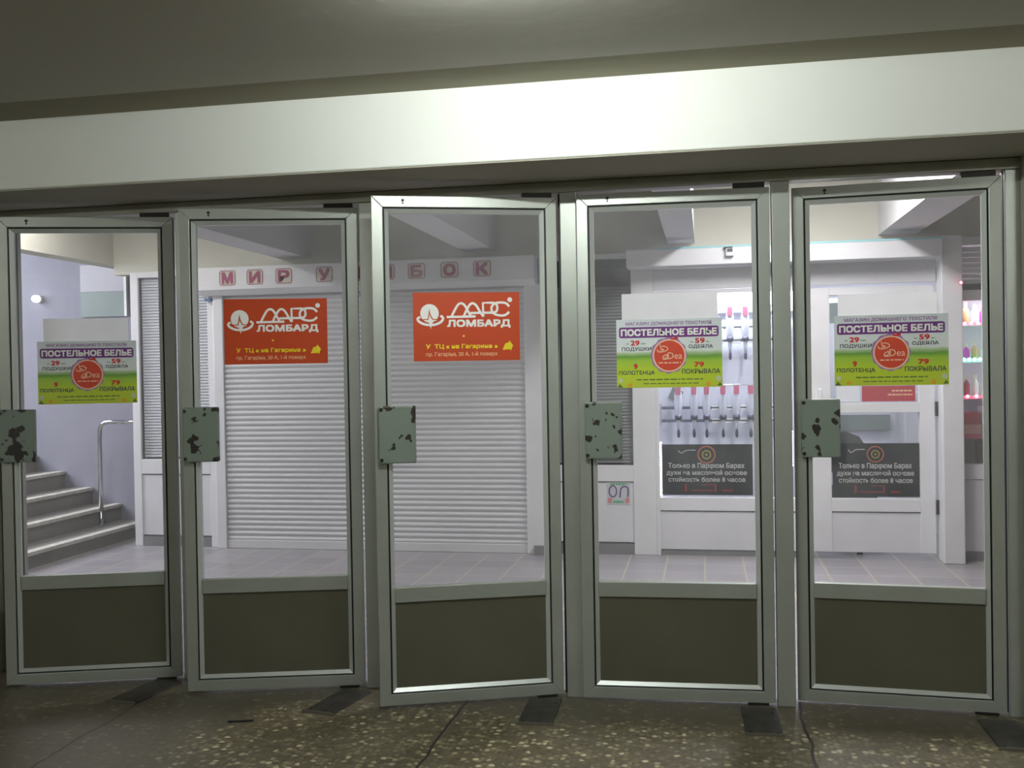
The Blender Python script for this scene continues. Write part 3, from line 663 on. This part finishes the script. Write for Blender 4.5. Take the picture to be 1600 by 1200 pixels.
# display goods
def lathe_bottle(name, m, h, r, label, loc, cap=True, group='perfume goods in the display window'):
    o = empty(name, loc)
    MB().lathe([(r * .9, 0), (r, h * .08), (r, h * .62), (r * .45, h * .74), (r * .35, h * .8)], n=14).build('body', m, o, True)
    MB().lathe([(r * .5, h * .8), (r * .5, h)], n=12).build('cap', X['cream'] if cap else X['chrome'], o)
    tag(o, label, 'bottle', group)
goods = [(1.80, [('bottle_a', .16, 'magenta'), ('bottle_b', .17, 'amber'), ('bottle_c', .15, 'pale'), ('bottle_a', .14, 'short magenta')], 'upper red lit shelf'),
         (1.52, [('bottle_c', .14, 'pale'), ('bottle_a', .13, 'magenta'), ('bottle_b', .14, 'amber'), ('bottle_c', .12, 'small pale')], 'green lit shelf'),
         (1.24, [('bottle_d', .17, 'wine red'), ('bottle_d', .16, 'shorter wine red'), ('bottle_c', .17, 'pale'), ('bottle_c', .14, 'short pale')], 'lower red lit shelf')]
for z, row, where in goods:
    for i, (m_, h, c) in enumerate(row):
        lathe_bottle('perfume_bottle', X[m_], h, 0.025, '%s perfume bottle on the %s' % (c, where), (2.518 + i * 0.062, FY + 0.16, z))
for nm, m_, a, b, lab in (('carton', 'bottle_d', (2.52, 0.10, 1.03), (2.66, 0.28, 1.12), 'wine coloured carton, topmost of the pile in the display window'),
                          ('carton', 'tan', (2.51, 0.10, 0.955), (2.67, 0.30, 1.03), 'tan carton in the pile in the display window'),
                          ('carton', 'pink', (2.51, 0.10, 0.92), (2.67, 0.30, 0.955), 'flat pink carton low in the pile in the display window'),
                          ('carton', 'blackbox', (2.63, 0.09, 0.73), (2.84, 0.32, 0.90), 'black carton on the floor of the display window'),
                          ('carton', 'greybox', (2.50, 0.10, 0.73), (2.625, 0.30, 0.92), 'dark grey carton under the pink one in the display window'),
                          ('carton', 'bottle_c', (2.68, 0.12, 0.90), (2.76, 0.26, 1.17), 'tall pale blue carton on the black one in the display window')):
    o = MB().box((a[0], FY + a[1], a[2]), (b[0], FY + b[1], b[2]), 0.003).build(nm, X[m_]); tag(o, lab, 'box', 'cartons in the display window')

# ------------------------------------------------------------------ shop interior
struct(bx('wall_shop_back', (-0.1, 5.15, 0), (4.0, 5.25, 2.42), X['shopwall']), 'white back wall of the perfume shop', 'wall')
struct(bx('wall_shop_left', (-0.02, 3.70, 0), (0.10, 5.15, 2.42), X['shopwall']), 'white side wall of the perfume shop', 'wall')
struct(bx('wall_shop_right', (3.9, 3.74, 0), (4.0, 5.15, 2.42), X['shopwall']), 'white side wall of the perfume shop by the display window', 'wall')
struct(bx('ceiling_shop', (-0.1, 3.74, 2.42), (4.0, 5.25, 2.5), X['hallceil']), 'ceiling of the perfume shop', 'ceiling')
struct(bx('wall_shop_partition', (0.16, 4.22, 0.0), (1.36, 4.26, 2.42), X['shopwall']), 'white partition behind the perfume taps in the shop window', 'wall')
lb = empty('light_box', (0.93, 4.15, 1.98)); bx('casing', (-0.22, 0.02, -0.02), (0.43, 0.07, 0.16), X['pvc'], lb); bx('lit_face', (-0.21, 0.012, -0.01), (0.42, 0.02, 0.15), X['lightbox'], lb)
tag(lb, 'glowing white light box over the perfume taps', 'light box')
def rack(z, x0, x1, label, glints, top):
    o = empty('tap_rack', ((x0 + x1) / 2, 4.10, z)); h = (x1 - x0) / 2
    for dz, dy in ((0.055, 0), (-0.055, 0)): MB().lathe([(0.012, -h), (0.012, h)], (0, dy, dz), 12, 'x').build('rail', X['steel_blue'], o, True)
    for sx in (-h + 0.02, h - 0.02): bx('bracket', (sx - 0.012, -0.012, -0.09), (sx + 0.012, 0.12, 0.09), X['chrome'], o)
    MB().lathe([(0.006, -h), (0.006, h)], (0, -0.07, top + 0.0065), 10, 'x').build('top_rail', X['chrome'], o, True)
    for sx in (-h + 0.012, h - 0.012): bx('arm', (sx - 0.006, -0.064, top), (sx + 0.006, 0.045, top + 0.012), X['chrome'], o)
    for cx in glints:
        for dz in (0.055, -0.055):
            c_ = bx('glint_back', (cx - (x0 + x1) / 2 - 0.040, -0.020, dz - 0.026), (cx - (x0 + x1) / 2 + 0.040, -0.012, dz + 0.026), X['steel_blue'], o, 0.003)
            for e in (0.015, -0.015): bx('glint_bar', (cx - (x0 + x1) / 2 - 0.038, -0.026, dz + e - 0.009), (cx - (x0 + x1) / 2 + 0.038, -0.020, dz + e + 0.009), X['signwhite'], c_)  # white bars on dark backing imitate reflections along the rails
    tag(o, label, 'rack', 'chrome racks of perfume taps')
LX = [0.375, 0.505, 0.610, 0.745, 0.855, 0.97, 1.085, 1.20]
rack(1.105, 0.20, 1.30, 'lower chrome rack of perfume taps above the black poster', [0.69, 0.80, 0.91, 1.03, 1.14], 0.240)
rack(1.78, 0.20, 1.30, 'upper chrome rack of perfume taps under the light box', [0.72, 0.86, 1.00, 1.13], 0.215)
def vial(loc, label):
    o = empty('perfume_vial', loc)
    MB().lathe([(0.010, -0.13), (0.016, -0.09), (0.018, -0.05), (0.030, 0.0), (0.034, 0.06), (0.034, 0.16), (0.026, 0.19), (0.018, 0.20)], n=14).build('flask', X['vial'], o, True)
    MB().box((-0.022, -0.040, 0.165), (0.022, -0.035, 0.235)).build('label_card', X['pink'], o)
    MB().lathe([(0.006, -0.20), (0.013, -0.185), (0.013, -0.15), (0.008, -0.13)], n=10).build('tap', X['tapd'], o, True)
    MB().lathe([(0.027, -0.03), (0.031, -0.01), (0.027, 0.01)], (0, -0.012, -0.02), 10).build('collar', X['tapd'], o, True)
    tag(o, label, 'vial', 'perfume vials hanging in the shop window')
ordn = ['first', 'second', 'third', 'fourth', 'fifth', 'sixth', 'seventh', 'eighth']
for i, x in enumerate(LX): vial((x, 4.03, 1.11), 'pink labelled vial, %s of the lower rack counted from the kiosk post' % ordn[i])
for i, x in enumerate([0.30, 0.42, 0.54, 0.66, 0.81, 0.935, 1.06, 1.18]): vial((x, 4.03, 1.76), 'pink labelled vial, %s of the upper rack counted from the kiosk post' % ordn[i])
tg = MB().box((-0.05, -0.002, -0.05), (0.05, 0, 0.05)).build('price_tag', X['greybox']); tg.location = (0.35, 4.20, 1.27); tg.rotation_euler = (0, 0.45, 0)
tag(tg, 'tilted grey square card behind the first vials', 'card')
# things seen through the shop door
bd = bx('wall_board', (1.55, 5.11, 0.90), (2.26, 5.15, 1.04), X['board']); tag(bd, 'grey green board on the back wall seen through the shop door', 'board')
ch = empty('office_chair', (1.70, 4.25, 0))
MB().prism([(-0.19, 0.60), (0.19, 0.60), (0.21, 0.82), (0.16, 0.90), (0.06, 0.94), (-0.06, 0.94), (-0.16, 0.90), (-0.21, 0.82)], 1, -0.03, 0.03).build('backrest', X['chair'], ch)
MB().box((-0.23, -0.5, 0.42), (0.23, -0.04, 0.50), 0.03).build('seat', X['chair'], ch)
MB().lathe([(0.03, 0.06), (0.03, 0.42)], (0, -0.25, 0), 12).build('column', X['iron'], ch)
bx('back_bar', (-0.025, -0.05, 0.47), (0.025, -0.02, 0.75), X['iron'], ch)
for i in range(5):
    t = 2 * PI * i / 5; MB().tube([(0, -0.25, 0.08), (0.27 * math.cos(t), -0.25 + 0.27 * math.sin(t), 0.05)], 0.018).box((0.27 * math.cos(t) - .02, -0.27 + 0.27 * math.sin(t), 0), (0.27 * math.cos(t) + .02, -0.23 + 0.27 * math.sin(t), 0.05)).build('leg', X['iron'], ch)
tag(ch, 'dark office chair with a rounded back inside the shop door', 'chair')
cb = empty('cabinet', (2.58, 4.96, 0)); bx('body', (-0.25, -0.14, 0), (0.30, 0.15, 1.25), X['pvc'], cb, 0.004)
for k in range(3): bx('door', (-0.24 + k * 0.18, -0.15, 0.05), (-0.07 + k * 0.18, -0.14, 1.2), X['pvc_panel'], cb)
tag(cb, 'white cabinet at the back of the shop', 'cabinet')
dk = empty('shelf_box', (1.68, 4.30, 1.86)); bx('body', (-0.05, 0, 0), (0.05, 0.10, 0.17), X['board'], dk); bx('lit_top', (-0.055, -0.005, 0.17), (0.055, 0.10, 0.205), X['lightbox'], dk); bx('bracket', (-0.01, 0.10, 0.06), (0.01, 0.85, 0.10), X['iron'], dk)
tag(dk, 'small dark box with a glowing top behind the shop door pane', 'lamp')

# cards on the shop door
rc = empty('red_card', (1.98, FY + 0.028, 1.275)); bx('sheet', (-0.19, -0.002, -0.06), (0.20, 0, 0.06), X['redcard'], rc)
MB().dashes(0.03, 0.18, 0.015, 0.012, -0.0025, 5).dashes(0.0, 0.18, -0.015, 0.012, -0.0025, 6).build('small_print', X['signcream'], rc)
tag(rc, 'crimson card on the shop door pane under the bedding poster', 'card')
wc = bx('white_card', (1.60, FY + 0.026, 1.215), (1.775, FY + 0.028, 1.335), X['paper']); tag(wc, 'blank white card beside the crimson card on the shop door pane', 'card')
wsht = bx('paper_sheet', (1.62, FY + 0.037, 1.75), (2.19, FY + 0.039, 2.02), X['paper'])
tag(wsht, 'white sheet behind the upper pane of the shop door', 'paper')

# ------------------------------------------------------------------ black shop posters
def black_poster(loc, wd, ht, label):
    o = empty('black_poster', loc)
    sh = bx('sheet', (-wd / 2, -0.0012, -ht / 2), (wd / 2, 0, ht / 2), X['black'], o)
    def U(x): return (x - 765) / 1190 * wd
    def V(y): return (540 - y) / 670 * ht
    y = -0.0016
    MB().text('Только в Парφюм Барах', U(255), V(535), U(1255), V(450), y, 0.012).text('духи на масляной основе', U(230), V(625), U(1285), V(545), y, 0.012).text('стойкость более 8 часов', U(255), V(700), U(1265), V(635), y, 0.012).build('lettering', X['bwhite'], o)
    MB().ring((U(762), V(342)), 0.093 * wd, 0.014 * wd, y).build('emblem_ring', X['bring'], o)
    MB().ring((U(762), V(342)), 0.045 * wd, 0.012 * wd, y, 16).disc((U(762), V(342)), 0.012 * wd, y).build('emblem', X['bgold'], o)
    MB().ribbon([(U(390), V(285)), (U(430), V(320)), (U(500), V(285)), (U(620), V(282))], 0.006, y).build('flourish', X['bwhite'], o)
    MB().box((U(470), y, V(830)), (U(500), y - .0006, V(730))).box((U(860), y, V(830)), (U(885), y - .0006, V(730))).dashes(U(560), U(850), V(825), 0.012, y, 7).dashes(U(960), U(1100), V(825), 0.016, y, 8).dashes(U(700), U(860), V(745), 0.008, y, 9).build('red_print', X['bred'], o)
    tag(o, label, 'poster', 'black perfume posters')
black_poster((0.605, FY + 0.028, 0.685), 0.71, 0.405, 'black poster with pale lettering at the foot of the shop window')
black_poster((1.885, FY + 0.028, 0.685), 0.64, 0.415, 'black poster with pale lettering on the shop door')

# ------------------------------------------------------------------ bedding posters on doors 1, 4, 5
PW, PH = 0.465, 0.306
def bedding_poster():
    o = empty('bedding_poster', (0, 0, 0))
    sh = bx('sheet', (-PW / 2, -0.001, -PH / 2), (PW / 2, 0, PH / 2), X['poster'], o)
    def U(x): return (x - 652.5) / 1105 * PW
    def V(y): return (742.5 - y) / 735 * PH
    y = -0.0016
    MB().text('МАГАЗИН ДОМАШНЕГО ТЕКСТИЛЯ', U(200), V(446), U(1098), V(402), y, 0.02).build('shop_lettering', X['lilac'], o)
    bn = MB().rrect(U(128), V(572), U(1172), V(458), 0.010, y).build('banner', X['purple'], o)
    MB().text('ПОСТЕЛЬНОЕ БЕЛЬЕ', U(148), V(553), U(1155), V(478), y - 0.0008, 0.035).build('banner_lettering', X['signwhite'], bn)
    for tx, a, b, c, e in (('29', 250, 656, 345, 600), ('59', 925, 642, 1027, 586), ('9', 280, 910, 322, 852), ('79', 915, 895, 1017, 840)):
        MB().text(tx, U(a), V(b), U(c), V(e), y, 0.03).build('price_lettering', X['pred'], o)
    for tx, a, b, c, e in (('ПОДУШКИ', 155, 720, 470, 672), ('ОДЕЯЛА', 858, 702, 1112, 656), ('ПОЛОТЕНЦА', 122, 977, 500, 925), ('ПОКРЫВАЛА', 785, 966, 1182, 914)):
        MB().text(tx, U(a), V(b), U(c), V(e), y, 0.015).build('item_lettering', X['pgrey'], o)
    MB().dashes(U(205), U(238), V(640), 0.003, y, 1).dashes(U(358), U(410), V(640), 0.003, y, 2).dashes(U(875), U(910), V(630), 0.003, y, 3).dashes(U(1040), U(1085), V(630), 0.003, y, 4).dashes(U(310), U(1005), V(1030), 0.005, y, 5).dashes(U(380), U(960), V(1072), 0.004, y, 6).build('small_print', X['pgreen'], o)
    ds = MB().disc((U(650), V(765)), 0.080, y, 72, wob=0.0025, k=12).build('emblem', X['lilac'], o)
    MB().disc((U(655), V(768)), 0.0735, y - 0.0008).build('rim', X['dcream'], ds)
    MB().disc((U(655), V(768)), 0.067, y - 0.0016).build('disc', X['disc'], ds)
    m_ = MB()
    m_.ribbon([(U(530), V(700)), (U(540), V(725)), (U(575), V(728)), (U(625), V(715)), (U(640), V(690)), (U(605), V(668)), (U(575), V(672))], 0.004, y - 0.0024)
    m_.ribbon([(U(560), V(650)), (U(570), V(690)), (U(600), V(705)), (U(560), V(712))], 0.0035, y - 0.0024)
    m_.ribbon([(U(585), V(800)), (U(600), V(770)), (U(635), V(760)), (U(625), V(790)), (U(590), V(808)), (U(650), V(802))], 0.004, y - 0.0024)
    m_.text('Dea', U(640), V(805), U(790), V(735), y - 0.0024, 0.0)
    m_.dashes(U(545), U(775), V(852), 0.005, y - 0.0024, 9).build('emblem_script', X['dcream'], ds)
    MB().flat([(U(665), V(570)), (U(700), V(580)), (U(745), V(560)), (U(750), V(595)), (U(715), V(600)), (U(680), V(600))], y - 0.0016).build('bow', X['pred'], ds)
    MB().disc((U(140), V(1030)), 0.010, y).disc((U(1165), V(1020)), 0.012, y).build('flower', mat('poster_pale_flower', (0.55, 0.62, 0.42), .5), o)
    MB().disc((U(240), V(1080)), 0.009, y).disc((U(1060), V(1078)), 0.010, y).build('orange_flower', mat('poster_orange_flower', (0.72, 0.38, 0.02), .5), o)
    MB().flat([(U(102), V(1105)), (U(165), V(1105)), (U(130), V(1065))], y).flat([(U(1203), V(1095)), (U(1150), V(1100)), (U(1180), V(1060))], y).build('leaf', X['pgreen'], o)
    return o
bp0 = bedding_poster()
BPL = {1: ('green and white bedding poster on the glass door before the stairs', 0.420, 1.524), 4: ('green and white bedding poster on the door before the perfume taps', 0.443, 1.563), 5: ('green and white bedding poster on the door before the shop door', 0.442, 1.558)}
for k, (lab, s, z) in BPL.items():
    o = bp0 if k == 1 else copy_tree(bp0)
    o.location = on_door(k, s, z, 0.0175); o.rotation_euler = (0, 0, DOORS[k][1]); tag(o, lab, 'poster', 'bedding posters on the glass doors')
for k, s0, s1, z0, z1, lab in ((1, 0.225, 0.625, 1.50, 1.788, 'blank white sheet behind the bedding poster on the door before the stairs'), (4, 0.227, 0.650, 1.50, 1.832, 'blank white sheet behind the bedding poster on the door before the perfume taps'), (5, 0.253, 0.656, 1.50, 1.803, 'blank white sheet behind the bedding poster on the door before the shop door')):
    m_ = MB(); hw = (s1 - s0) / 2
    m_.bm.faces.new([m_.bm.verts.new(q) for q in ((-hw, 0.0005, 0), (hw, 0.0005, 0), (hw, 0.0005, z1 - z0), (-hw, 0.0005, z1 - z0))])
    o = m_.build('paper_sheet', X['paper'])
    o.location = on_door(k, (s0 + s1) / 2, z0, 0.0235); o.rotation_euler = (0, 0, DOORS[k][1]); tag(o, lab, 'paper', 'white sheets behind the posters')

# ------------------------------------------------------------------ orange signs on doors 2, 3
SW, SH = 0.482, 0.308
def orange_sign():
    o = empty('pawnshop_sign', (0, 0, 0))
    bx('sheet', (-SW / 2, -0.001, -SH / 2), (SW / 2, 0, SH / 2), X['orange'], o)
    def U(x): return (x - 750) / 1440 * SW
    def V(y): return (590 - y) / 925 * SH
    P = lambda *a: [(U(x), V(z)) for x, z in a]
    y = -0.0016; wdt = 0.0105
    em = MB().disc((U(250), V(408)), 0.0415, y).build('globe_emblem', X['signwhite'], o)
    MB().ribbon(P((395, 440), (430, 475), (400, 525), (330, 558), (258, 565), (180, 555), (110, 520), (90, 480), (125, 455)), 0.011, y - 0.0008).flat(P((235, 480), (170, 500), (228, 520), (245, 545), (262, 620), (285, 540), (300, 520), (355, 500), (285, 490), (262, 470)), y - 0.0016).build('orbit', X['signwhite'], em)
    MB().ribbon(P((225, 495), (240, 430), (246, 350), (258, 430), (290, 490)), 0.0045, y - 0.0024, smooth=False).ribbon(P((130, 500), (190, 492), (225, 495)), 0.004, y - 0.0024).ribbon(P((290, 490), (330, 492), (375, 485)), 0.004, y - 0.0024).build('star_outline', X['orange'], em)
    m_ = MB()
    m_.ribbon(P((480, 460), (870, 454)), wdt, y, smooth=False)
    m_.ribbon(P((545, 452), (590, 365), (635, 295), (680, 276), (725, 305), (775, 395), (805, 452)), wdt, y)
    m_.ribbon(P((710, 452), (750, 365), (795, 295), (835, 276), (880, 305), (930, 390), (975, 458)), wdt, y)
    m_.ribbon(P((800, 408), (930, 406)), wdt, y, smooth=False)
    m_.ribbon(P((975, 458), (972, 272), (1100, 270)), wdt, y, smooth=False)
    m_.ribbon(P((1095, 270), (1150, 285), (1168, 340), (1150, 390), (1095, 405)), wdt, y)
    m_.ribbon(P((1095, 405), (990, 405)), wdt, y, smooth=False)
    m_.ribbon(P((1330, 322), (1290, 280), (1230, 268), (1150, 275), (1100, 310), (1088, 360), (1110, 410), (1180, 440), (1270, 440), (1330, 395)), wdt, y)
    m_.disc((U(1340), V(230)), 0.011, y).build('emblem_lettering', X['signwhite'], o)
    MB().text('ЛОМБАРД', U(482), V(612), U(1345), V(495), y, 0.035).build('large_lettering', X['signwhite'], o)
    MB().text('У  ТЦ « на Гагарина »', U(195), V(900), U(1165), V(825), y, 0.022).flat(P((1230, 912), (1268, 825), (1318, 810), (1325, 785), (1375, 850), (1345, 925), (1335, 905)), y).disc((U(705), V(718)), 0.005, y, 8).build('yellow_lettering', X['yellow'], o)
    MB().text('пр. Гагаріна, 20 А, 1-й поверх', U(195), V(1000), U(1160), V(930), y, 0.008).build('address_lettering', X['signcream'], o)
    return o
s0_ = orange_sign()
for k, s, z, lab in ((2, 0.390, 1.702, 'orange pawnshop sign on the second door from the stairs'), (3, 0.416, 1.699, 'orange pawnshop sign on the widest open door')):
    o = s0_ if k == 2 else copy_tree(s0_)
    o.location = on_door(k, s, z, 0.0175); o.rotation_euler = (0, 0, DOORS[k][1]); tag(o, lab, 'sign', 'orange signs on the glass doors')
